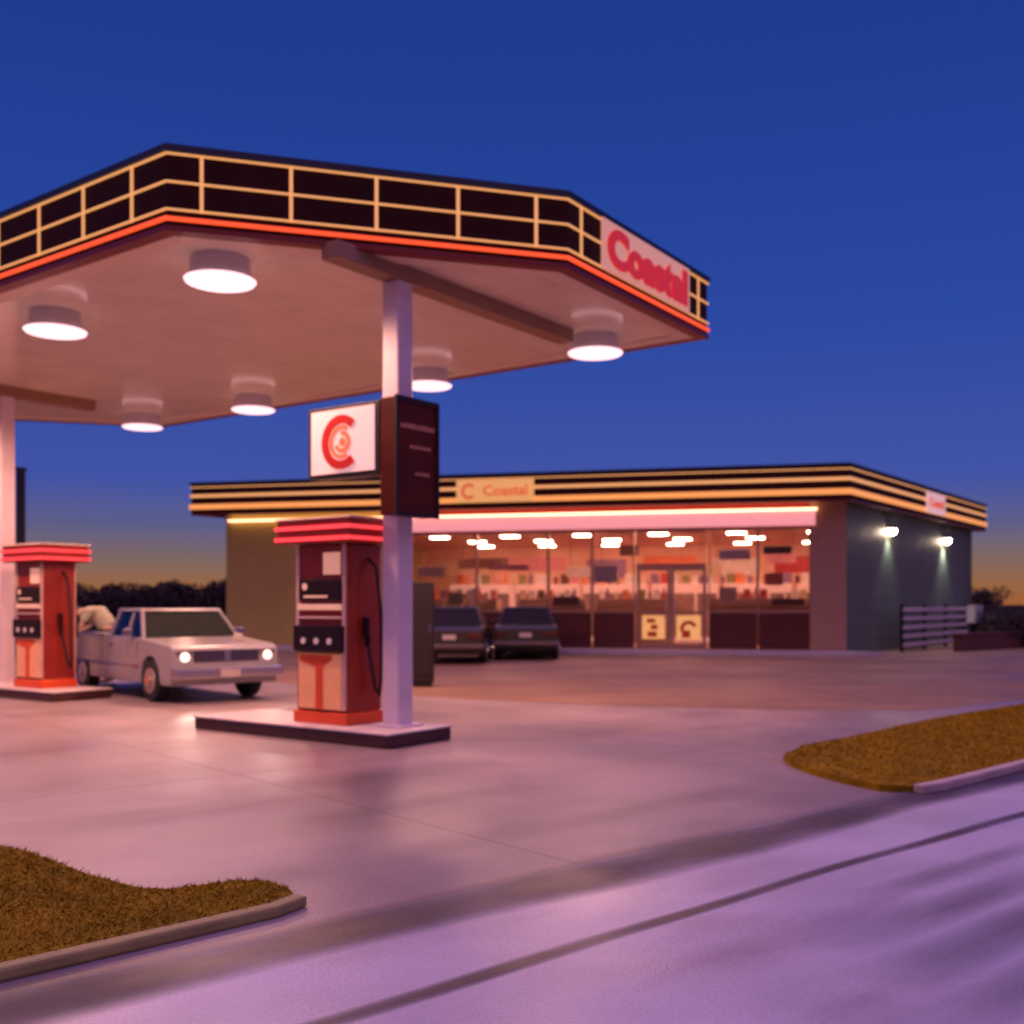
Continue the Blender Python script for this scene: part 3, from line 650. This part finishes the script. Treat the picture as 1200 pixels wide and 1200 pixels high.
# wall lamps on the side wall
wl = empty('wall_lamp', (0, 0, 0), math.atan2(s_.y, s_.x), '', 'lamp', 'wall lamps on the side of the store')
build('bracket', box(BM(), -.08, .08, .26, .28, -.02, .22), 'dark', wl)
build('hood', cyl(BM(), (0, .14, .06), .15, .12, 16, r2=.06), 'dark', wl, bevel=.005)
bm_ = BM(); bmesh.ops.create_icosphere(bm_, subdivisions=2, radius=.13, matrix=Matrix.Translation((0, .14, 0)))
build('bulb', bm_, 'walllamp', wl, smooth=True)
for i, (x, lb) in enumerate(((3.7, 'bright wall lamp on the dark side wall of the store, nearer the shop window corner'), (10.0, 'bright wall lamp on the dark side wall of the store, farther to the right'))):
    o = wl if i == 0 else copy_tree(wl)
    o.location = TS(x, .28, 3.72); o['label'] = lb
    L_ = bpy.data.lights.new('wall_lamp_beam', 'SPOT'); L_.energy = 110; L_.color = (.85, .85, .8); L_.spot_size = R(100); L_.spot_blend = .8; L_.shadow_soft_size = .08
    lo = bpy.data.objects.new('beam_light', L_); col.objects.link(lo); lo.parent = o; lo.location = (0, .14, -.16)

# slatted stack by the side wall
sl = empty('slat_screen', (*TS(3.3, .6, 0)[:2], 0), math.atan2(s_.y, s_.x), 'low screen of pale horizontal slats in front of the dark store side wall', 'screen')
for k in range(5): build('slat', box(BM(), 0, 7.6, -.03, .03, .14+k*.27, .26+k*.27), 'slat', sl, bevel=.01)
for x in (.1, 2.5, 5.0, 7.5): build('post', box(BM(), x-.05, x+.05, .032, .12, 0, 1.45), 'dark', sl)
eb = empty('meter_box', (*TS(12.3, .5, 0)[:2], 0), math.atan2(s_.y, s_.x), 'small pale meter box on a stand at the far end of the slat screen', 'box')
build('cabinet', box(BM(), -.45, .75, -.15, .15, .75, 1.4), 'greybox', eb, bevel=.02); build('stand', box(BM(), -.1, .2, -.08, .08, 0, .75), 'dark', eb)
build('door_line', box(BM(), -.35, .6, -.16, -.152, .8, 1.33), 'greybox', eb)
lw = empty('brick_wall', (13.6, 32.6, 0), math.atan2(s_.y, s_.x)-.2, 'low dull red brick wall beside the lot to the right of the store', 'wall')
build('masonry', box(BM(), 0, 6.5, -.12, .12, 0, .5), 'brick', lw, bevel=.01); build('coping', box(BM(), -.04, 6.54, -.15, .15, .502, .55), 'brick', lw, bevel=.01)

# tall dark cabinet behind the column and far post
tc_ = empty('service_cabinet', (-1.60, 18.9, 0), R(12), 'tall narrow dark cabinet standing behind the white column', 'cabinet')
build('body', box(BM(), -.19, .19, -.25, .25, .08, 1.84), 'dark', tc_, bevel=.02); build('plinth', box(BM(), -.16, .16, -.22, .22, 0, .078), 'rubber', tc_)
build('door_panel', box(BM(), -.15, .15, -.27, -.252, .2, 1.72), 'dark', tc_, bevel=.008); build('handle', box(BM(), .09, .12, -.30, -.272, .95, 1.1), 'chrome', tc_, bevel=.005)
po = empty('dark_post', (-11.05, 24.0, 0), 0, 'thin dark post rising behind the left fuel pump', 'post')
build('shaft', box(BM(), -.075, .075, -.075, .075, 0, 4.45), 'dark', po, bevel=.01); build('cap', box(BM(), -.095, .095, -.095, .095, 4.452, 4.52), 'dark', po); build('footing', box(BM(), -.2, .2, -.2, .2, 0, .1), 'kerb', po, bevel=.02)

# ------------------------------------------------------------------ vehicles
def wheel(parent, x, y, r, w, side):
    t = build('wheel', cyl(BM(), (x, y-w/2, r), r, w, 32, 'y'), 'rubber', parent, bevel=.03, seg=3)
    yy = y+side*(w/2)
    rim = build('rim', cyl(BM(), (x, yy-.012 if side > 0 else yy-.012, r), r*.62, .024, 28, 'y'), 'hub', t, bevel=.008)
    build('hub_cap', cyl(BM(), (x, yy+(.014 if side > 0 else -.045), r), r*.22, .03, 16, 'y', ), 'chrome', t, bevel=.008)
def side_profile(top, x0, x1, zb, wheels, r, n=12):
    """top: points from front to rear along the upper outline; returns a closed (x,z) outline with wheel arches"""
    pts = list(top)
    pts.append((x0, zb))
    for wx in sorted(wheels):
        ra = r*1.18
        aa = math.asin(min(1, (r-zb)/ra)) if zb < r else 0
        st_, en = math.pi+aa, -aa
        for i in range(n+1):
            t_ = st_+(en-st_)*i/n; pts.append((wx+ra*math.cos(t_), r+ra*math.sin(t_)))
    pts.append((x1, zb))
    return pts
def hull(bm, prof, hw, tuck=.06, zmid=.6):
    L_ = []; 
    def yy(z, s):
        k = 1 - tuck*max(0, (z-zmid))/.4*.6 - tuck*max(0, (zmid-.25-z))/.4*.5
        return s*hw*k
    lo = [bm.verts.new((x, yy(z, -1), z)) for x, z in prof]; hi = [bm.verts.new((x, yy(z, 1), z)) for x, z in prof]
    bm.faces.new(lo); bm.faces.new(hi[::-1]); n = len(prof)
    for i in range(n): bm.faces.new((lo[i], hi[i], hi[(i+1) % n], lo[(i+1) % n]))
    return bm
def loft(bm, rects):
    """stack of (x0,x1,hw,z)"""
    rr = [[bm.verts.new(p_) for p_ in ((x0, -hw, z), (x1, -hw, z), (x1, hw, z), (x0, hw, z))] for x0, x1, hw, z in rects]
    bm.faces.new(rr[0][::-1]); bm.faces.new(rr[-1])
    for i in range(len(rr)-1):
        for k in range(4): bm.faces.new((rr[i][k], rr[i][(k+1) % 4], rr[i+1][(k+1) % 4], rr[i+1][k]))
    return bm
def pane4(bm, q, th, nrm):
    n_ = Vector(nrm)*th; lo = [bm.verts.new(Vector(p_)) for p_ in q]; hi = [bm.verts.new(Vector(p_)+n_) for p_ in q]
    bm.faces.new(lo); bm.faces.new(hi[::-1])
    for i in range(4): bm.faces.new((lo[i], lo[i-1], hi[i-1], hi[i]))
    return bm

# pickup truck (front +x)
tk = empty('pickup_truck', (-5.68, 17.5, 0), R(-48.7), 'silver pickup truck with lit headlights parked between the two pump islands', 'pickup truck')
hw = .86; WB = 1.4; r_ = .31
top = [(2.16, .42), (2.2, .55), (2.15, .82), (1.9, .86), (1.05, .93), (-.35, .95), (-.36, .62), (-2.42, .62), (-2.44, .3)]
top = [(2.14, .34), (2.19, .5), (2.17, .80), (2.08, .845), (1.9, .86), (1.02, .935), (-.42, .95), (-.42, .56), (-2.40, .56), (-2.42, .36)]
prof = side_profile(top, -2.40, 2.12, .26, (-WB, WB), r_)
build('body', hull(BM(), prof, hw), 'truck', tk, bevel=.025, seg=3)
# bed: sides, tailgate
b = BM()
for s in (-1, 1):
    y0, y1 = sorted((s*.855, s*.775)); box(b, -2.40, -.425, y0, y1, .562, .95)
build('bed_side', b, 'truck', tk, bevel=.015)
build('tailgate', box(BM(), -2.43, -2.37, -.77, .77, .562, .95), 'truck', tk, bevel=.012)
for s in (-1, 1): build('bed_rail', box(BM(), -2.40, -.43, *sorted((s*.87, s*.76)), .952, .975), 'chrome', tk, bevel=.006)
# cab: pillars, roof, glass
hwt = .66; zb, zt = .945, 1.34
Fb, Ft, Rb, Rt = 1.0, .62, -.36, -.28
roof = build('roof', loft(BM(), [(Rt-.04, Ft+.03, hwt+.03, zt), (Rt, Ft-.02, hwt, zt+.045)]), 'truck', tk, bevel=.02)
for s in (-1, 1):
    for (xb, xt, wd) in ((Fb, Ft, .055), (Rb+.05, Rt+.05, .07), (.36, .33, .03)):
        q_ = [(xb-wd, s*.80, zb-.02), (xb+wd*.4, s*.80, zb-.02), (xt+wd*.4, s*hwt, zt+.005), (xt-wd, s*hwt, zt+.005)]
        build('cab_pillar', pane4(BM(), q_, .045, (0, -s, 0)), 'truck', tk, bevel=.008)
build('windshield', pane4(BM(), [(Fb-.02, -.76, zb), (Fb-.02, .76, zb), (Ft-.01, .63, zt), (Ft-.01, -.63, zt)], .012, (-1, 0, .3)), 'carglass', tk)
build('rear_window', pane4(BM(), [(Rb, -.74, zb), (Rb, .74, zb), (Rt, .62, zt), (Rt, -.62, zt)], .012, (1, 0, 0)), 'glass', tk)
for s in (-1, 1):
    build('side_window', pane4(BM(), [(Rb+.06, s*.775, zb), (Fb-.06, s*.775, zb), (Ft-.04, s*.64, zt), (Rt+.06, s*.64, zt)], .01, (0, -s, 0)), 'glass', tk)
    build('side_mirror', box(BM(), .70, .78, *sorted((s*.85, s*1.0)), .96, 1.07), 'chrome', tk, bevel=.015)
    d_ = build('door', box(BM(), -.22, .92, *sorted((s*.852, s*.866)), .40, .90), 'truck', tk, bevel=.012)
    build('handle', box(BM(), -.12, .02, *sorted((s*.868, s*.885)), .80, .83), 'chrome', d_, bevel=.004)
    build('side_trim', box(BM(), -2.2, 1.0, *sorted((s*.868, s*.876)), .50, .53), 'chrome', tk)
    for wx in (-WB, WB): wheel(tk, wx, s*.75, r_, .2, s)
    hl = build('headlight', cyl(BM(), (2.18, s*.66, .68), .072, .04, 20, 'x'), 'headlight', tk, bevel=.012)
    build('headlight_bezel', box(BM(), 2.15, 2.178, s*.66-.13, s*.66+.13, .585, .775), 'chromedark', tk, bevel=.02)
    build('turn_lamp', box(BM(), 2.19, 2.23, s*.70-.07, s*.70+.07, .45, .50), 'pump_orange', tk, bevel=.008)
    lt = bpy.data.lights.new('headlight_beam', 'SPOT'); lt.energy = 25; lt.color = (1, .75, .6); lt.spot_size = R(70); lt.spot_blend = .6; lt.shadow_soft_size = .06
    lo = bpy.data.objects.new('headlight_beam', lt); col.objects.link(lo); lo.parent = tk; lo.location = (2.26, s*.66, .68); lo.rotation_euler = (0, R(-82), 0)
g = BM(); box(g, 2.172, 2.185, -.52, .52, .60, .77); build('grille', g, 'pump_black', tk)
g = BM()
for z in (.625, .665, .705, .745): box(g, 2.186, 2.196, -.51, .51, z-.006, z+.006)
box(g, 2.186, 2.205, -.045, .045, .60, .77); build('grille_bars', g, 'chrome', tk)
build('bumper', box(BM(), 2.17, 2.30, -.88, .88, .36, .52), 'chrome', tk, bevel=.03, seg=3)
build('licence_plate', box(BM(), 2.302, 2.308, -.16, .16, .38, .49), 'plate', tk)
build('rear_bumper', box(BM(), -2.55, -2.44, -.84, .84, .36, .5), 'chrome', tk, bevel=.02)
build('bonnet_ornament', box(BM(), 1.55, 1.72, .42, .50, .88, .99), 'plate', tk, bevel=.015)
sb_ = build('bench_seat', box(box(BM(), -.25, .25, -.7, .7, .80, 1.0), -.32, -.18, -.7, .7, .95, 1.18), 'interior', tk, bevel=.03)
stw = BM(); bmesh.ops.create_circle(stw, segments=24, radius=.18); sx = [v_.co.copy() for v_ in stw.verts]; stw.free()
build('steering_wheel', tube(BM(), [(.55+p_.y*.35, .36+p_.x, 1.02+p_.y*.9) for p_ in sx]+[(.55+sx[0].y*.35, .36+sx[0].x, 1.02+sx[0].y*.9)], .014, 6), 'dark', tk, smooth=True)

def sedan(loc_, rz, paint, label, hw=.82, boxy=0.):
    o = empty('parked_car', (*loc_, 0), rz, label, 'car', 'dark cars parked in front of the store')
    top = [(2.08, .4), (2.13, .55), (2.05, .74), (1.9, .79), (.95, .88), (-1.2, .93), (-2.02, .90), (-2.15, .82), (-2.17, .5), (-2.13, .38)]
    build('body', hull(BM(), side_profile(top, -2.1, 2.05, .24, (-1.25, 1.28), .31), hw), paint, o, bevel=.04, seg=3)
    z0, z1 = .90, 1.33
    xb0, xb1, xt0, xt1 = -1.55+boxy*.2, .98, -.98+boxy*.1, .30
    build('roof', loft(BM(), [(xt0-.04, xt1+.04, .61, z1), (xt0+.04, xt1-.05, .56, z1+.05)]), paint, o, bevel=.025)
    for s in (-1, 1):
        for (xb, xt, wd) in ((xb1, xt1, .05), (xb0+.08, xt0+.05, .09), (-.32, -.32, .04)):
            b = pane4(BM(), [(xb-wd, s*.77, z0-.03), (xb+wd*.5, s*.77, z0-.03), (xt+wd*.5, s*.60, z1+.01), (xt-wd, s*.60, z1+.01)], .04, (0, -s, 0)); build('pillar', b, paint, o)
    build('windshield', pane4(BM(), [(xb1, -.74, z0), (xb1, .74, z0), (xt1, .58, z1), (xt1, -.58, z1)], .012, (-1, 0, .3)), 'autoglass', o)
    build('rear_window', pane4(BM(), [(xb0, -.73, z0), (xb0, .73, z0), (xt0, .57, z1), (xt0, -.57, z1)], .012, (1, 0, 0)), 'autoglass', o)
    build('seat', box(box(BM(), -.2, .0, -.6, .6, .5, 1.12), -1.15, -.95, -.6, .6, .5, 1.05), 'interior', o, bevel=.04)
    for s in (-1, 1):
        build('side_window', pane4(BM(), [(xb0+.15, s*.755, z0), (xb1-.06, s*.755, z0), (xt1-.04, s*.59, z1), (xt0+.08, s*.59, z1)], .01, (0, -s, 0)), 'autoglass', o)
        for wx in (-1.25, 1.28): wheel(o, wx, s*.75, .31, .19, s)
        build('tail_light', box(BM(), -2.195, -2.165, s*.62-.17, s*.62+.17, .62, .75), 'taillight', o, bevel=.01)
        build('headlight', box(BM(), 2.10, 2.135, s*.62-.14, s*.62+.14, .58, .70), 'greybox', o, bevel=.01)
        build('side_mirror', box(BM(), .72, .82, *sorted((s*.80, s*.95)), .92, 1.03), paint, o, bevel=.02)
    build('rear_bumper', box(BM(), -2.26, -2.15, -.85, .85, .38, .5), 'chromedark', o, bevel=.03)
    build('front_bumper', box(BM(), 2.1, 2.22, -.85, .85, .38, .5), 'chromedark', o, bevel=.03)
    build('licence_plate', box(BM(), -2.185, -2.175, -.16, .16, .60, .72), 'plate', o)
    build('trunk_trim', box(BM(), -2.18, -2.168, -.42, .42, .79, .805), 'chromedark', o)
    return o
sedan((-1.42, 27.6), R(88), 'cardark', 'black sedan parked nose to the store, left of two, nearer the white column')
sedan((.42, 29.5), R(88), 'cardark2', 'dark sedan parked nose to the store, right of two, by the dark window panels', boxy=.5)

# ------------------------------------------------------------------ person bending behind the pickup
def skin(name, verts, edges, radii, m, parent, root=0, sub=2):
    me = bpy.data.meshes.new(name); me.from_pydata(verts, edges, [])
    o = bpy.data.objects.new(name, me); col.objects.link(o)
    s = o.modifiers.new('skin', 'SKIN'); s.use_smooth_shade = True
    for i, r in enumerate(radii):
        me.skin_vertices[0].data[i].radius = (r, r) if not isinstance(r, tuple) else r
        me.skin_vertices[0].data[i].use_root = (i == root)
    u_ = o.modifiers.new('sub', 'SUBSURF'); u_.levels = sub; u_.render_levels = sub
    dg = bpy.context.evaluated_depsgraph_get(); dg.update()
    m2 = bpy.data.meshes.new_from_object(o.evaluated_get(dg)); bpy.data.objects.remove(o)
    m2.materials.clear(); m2.materials.append(M[m]); m2.name = name
    for p_ in m2.polygons: p_.use_smooth = True
    ob = bpy.data.objects.new(name, m2); col.objects.link(ob); ob.parent = parent
    return ob
pe = empty('person', (-7.42, 19.65, 0), R(180), 'person in a pale shirt bending forward behind the tailgate of the silver pickup', 'person')
# local +x = facing direction (to the left in view)
V_ = [(0, 0, .95), (.06, 0, 1.1), (.2, 0, 1.27), (.36, 0, 1.33), (.44, 0, 1.335), (.52, 0, 1.31), (.60, 0, 1.27),
      (.33, .19, 1.30), (.42, .24, 1.05), (.62, .2, .95), (.68, .18, .93),
      (.33, -.19, 1.30), (.42, -.24, 1.05), (.62, -.2, .95), (.68, -.18, .93),
      (-.02, .11, .9), (.03, .12, .5), (-.04, .13, .1), (.05, .14, .05), (.17, .15, .04),
      (-.02, -.11, .9), (.03, -.12, .5), (-.04, -.13, .1), (.05, -.14, .05), (.17, -.15, .04)]
E = [(0, 1), (1, 2), (2, 3), (3, 4), (4, 5), (5, 6), (3, 7), (7, 8), (8, 9), (9, 10), (3, 11), (11, 12), (12, 13), (13, 14), (0, 15), (15, 16), (16, 17), (17, 18), (18, 19), (0, 20), (20, 21), (21, 22), (22, 23), (23, 24)]
Rd = [.14, .14, .15, .14, .055, .08, .085, .07, .045, .034, .03, .07, .045, .034, .03, .10, .065, .045, .045, .035, .10, .065, .045, .045, .035]
skin('body', V_, E, Rd, 'skin', pe)
skin('shirt', [(-.02, 0, .98), (.06, 0, 1.1), (.2, 0, 1.27), (.34, 0, 1.33), (.40, 0, 1.33), (.33, .19, 1.30), (.40, .235, 1.1), (.33, -.19, 1.30), (.40, -.235, 1.1)], [(0, 1), (1, 2), (2, 3), (3, 4), (3, 5), (5, 6), (3, 7), (7, 8)], [.19, .185, .19, .175, .085, .10, .07, .10, .07], 'shirt', pe)
skin('trousers', [(0, 0, .97), (-.02, .11, .88), (.03, .12, .5), (-.04, .13, .09), (-.02, -.11, .88), (.03, -.12, .5), (-.04, -.13, .09)], [(0, 1), (1, 2), (2, 3), (0, 4), (4, 5), (5, 6)], [.165, .125, .085, .075, .125, .085, .075], 'trousers', pe)
skin('hair', [(.53, 0, 1.36), (.60, 0, 1.345), (.64, 0, 1.31)], [(0, 1), (1, 2)], [.08, .085, .06], 'hair', pe)
for y in (-1, 1):
    for k in range(5):
        yy = y*.18+(k-2)*.018 if k else y*.18-y*.045
        zz = .90
        skin('finger', [(.70 if k else .67, yy, .92), (.735 if k else .70, yy, zz-.01), (.755 if k else .72, yy, zz-.04)], [(0, 1), (1, 2)], [.009, .008, .007], 'skin', pe, sub=1)

# ------------------------------------------------------------------ trees
def tree(x, y, h, wd, label, group, n=2600, trunk=.35):
    o = empty('tree', (x, y, 0), 0, label, 'tree', group)
    b = BM(); tube(b, [(0, 0, 0), (.05, 0, h*trunk), (-.05, .05, h*.7)], [.10, .075, .03], 7)
    for k in range(5):
        a_ = k*1.3+x; tube(b, [(0, 0, h*(.25+.08*k)), (math.cos(a_)*wd*.2, math.sin(a_)*wd*.2, h*(.5+.07*k)), (math.cos(a_)*wd*.36, math.sin(a_)*wd*.36, h*(.6+.07*k))], [.045, .03, .012], 5)
    build('trunk', b, 'bark', o)
    cl = [(random.uniform(-.36, .36)*wd, random.uniform(-.36, .36)*wd, h*random.uniform(.28, .86), random.uniform(.12, .24)*wd) for _ in range(26)]
    cl += [(0, 0, h*.55, wd*.34), (wd*.2, 0, h*.35, wd*.25), (-wd*.2, 0, h*.35, wd*.25), (0, 0, h*.85, wd*.16)]
    b = BM()
    for _ in range(n):
        c = random.choice(cl); v_ = Vector((random.gauss(0, 1), random.gauss(0, 1), random.gauss(0, 1))).normalized()*c[3]*random.uniform(.55, 1.05)
        p_ = Vector(c[:3])+Vector((v_.x, v_.y, v_.z*.8)); p_.z = max(.08, min(h*1.02, p_.z)); sz = random.uniform(.05, .11)
        u1 = Vector((random.gauss(0, 1), random.gauss(0, 1), random.gauss(0, 1))).normalized(); u2 = u1.orthogonal().normalized()
        b.faces.new([b.verts.new(p_+u1*sz), b.verts.new(p_+u2*sz*.6), b.verts.new(p_-u1*sz), b.verts.new(p_-u2*sz*.6)])
    build('crown', b, 'foliage', o)
ords = ['first', 'second', 'third', 'fourth', 'fifth', 'sixth', 'seventh', 'eighth', 'ninth', 'tenth']
for i, (px, h, wd) in enumerate([(-40, 2.3, 4), (30, 2.2, 3.4), (88, 2.3, 3.2), (118, 2.15, 3.0), (148, 2.5, 3.0), (176, 2.2, 2.8), (202, 2.7, 2.4), (228, 2.1, 2.8), (252, 2.5, 2.6), (285, 2.6, 2.6)]):
    z = 55+2.5*math.sin(i*2.1); tree((px-600)/1250*z, z, h*1.05, wd*1.15, 'dark bushy tree in the tree line behind the pickup, %s from the left' % ords[i], 'dark trees behind the pickup', n=4200, trunk=.2)
for i, (px, z, h, wd, lb) in enumerate([(1150, 52, 2.3, 2.3, 'taller dark round tree just right of the store side wall'), (1185, 47, 1.35, 3.0, 'low dark bush right of the taller tree at the right edge'), (1225, 45, 1.3, 3.2, 'low dark bush running out at the right edge of the photo'), (1170, 40, 1.2, 2.6, 'dark low bush in front of the tall tree at the right edge'), (1205, 36, 1.15, 2.8, 'nearest dark low bush at the right edge beyond the grass')]):
    tree((px-600)/1250*z, z, h, wd, lb, 'dark trees at the right edge', trunk=.2)

# ------------------------------------------------------------------ world
wd_ = bpy.data.worlds.new('World'); scene.world = wd_; wd_.use_nodes = True
nt = wd_.node_tree; N = nt.nodes; Lk = nt.links; bg = N['Background']
tcw = N.new('ShaderNodeTexCoord'); sp = N.new('ShaderNodeSeparateXYZ'); Lk.new(tcw.outputs['Generated'], sp.inputs['Vector'])
def ramp(stops):
    r = N.new('ShaderNodeValToRGB'); cr = r.color_ramp
    while len(cr.elements) < len(stops): cr.elements.new(.5)
    for e, (p_, c_) in zip(cr.elements, stops): e.position = p_; e.color = (*c_, 1)
    Lk.new(sp.outputs['Z'], r.inputs['Fac']); return r
front = ramp([(0, (.34, .115, .035)), (.016, (.31, .13, .055)), (.04, (.20, .13, .12)), (.07, (.10, .105, .24)), (.11, (.046, .080, .37)), (.25, (.020, .062, .35)), (.45, (.012, .043, .28)), (.56, (.012, .04, .26)), (.74, (.50, .30, .75)), (1, (.70, .44, 1.0))])  # bright lavender overhead, above the visible sky, is added to light the ground
back = ramp([(0, (.10, .055, .08)), (.2, (.16, .09, .2)), (.45, (.35, .2, .5)), (.74, (.55, .30, .85)), (1, (.72, .42, 1.05))])
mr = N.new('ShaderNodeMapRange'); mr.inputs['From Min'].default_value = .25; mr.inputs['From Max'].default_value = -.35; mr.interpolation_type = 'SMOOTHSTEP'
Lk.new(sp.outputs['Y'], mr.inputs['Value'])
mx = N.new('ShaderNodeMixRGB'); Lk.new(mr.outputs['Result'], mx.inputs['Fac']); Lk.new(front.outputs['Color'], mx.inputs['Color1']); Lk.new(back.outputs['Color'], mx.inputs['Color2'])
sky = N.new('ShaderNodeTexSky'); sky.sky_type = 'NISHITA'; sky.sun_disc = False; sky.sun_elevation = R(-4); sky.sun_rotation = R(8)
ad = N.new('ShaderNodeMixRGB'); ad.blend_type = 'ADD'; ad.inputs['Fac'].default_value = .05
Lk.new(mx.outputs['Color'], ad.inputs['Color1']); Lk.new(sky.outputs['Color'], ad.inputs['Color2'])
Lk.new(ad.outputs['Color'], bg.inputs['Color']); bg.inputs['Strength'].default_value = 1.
sl_ = bpy.data.lights.new('sun', 'SUN'); sl_.energy = .12; sl_.angle = R(20); sl_.color = (1, .55, .35)
so = bpy.data.objects.new('sun', sl_); col.objects.link(so); so.rotation_euler = (R(84), 0, R(180-8))

# ------------------------------------------------------------------ camera
cam = bpy.data.cameras.new('camera'); co = bpy.data.objects.new('camera', cam); col.objects.link(co)
co.location = (0, 0, 1.45); co.rotation_euler = (R(90), 0, 0); cam.sensor_width = 36; cam.lens = 37.5; cam.shift_y = .09
cam.clip_end = 3000; cam.clip_start = .05
cam.dof.use_dof = True; cam.dof.focus_distance = 3.4; cam.dof.aperture_fstop = 2.4
scene.camera = co
scene.render.engine = 'CYCLES'
scene.view_settings.view_transform = 'Standard'; scene.view_settings.look = 'None'; scene.view_settings.exposure = 0; scene.view_settings.gamma = 1
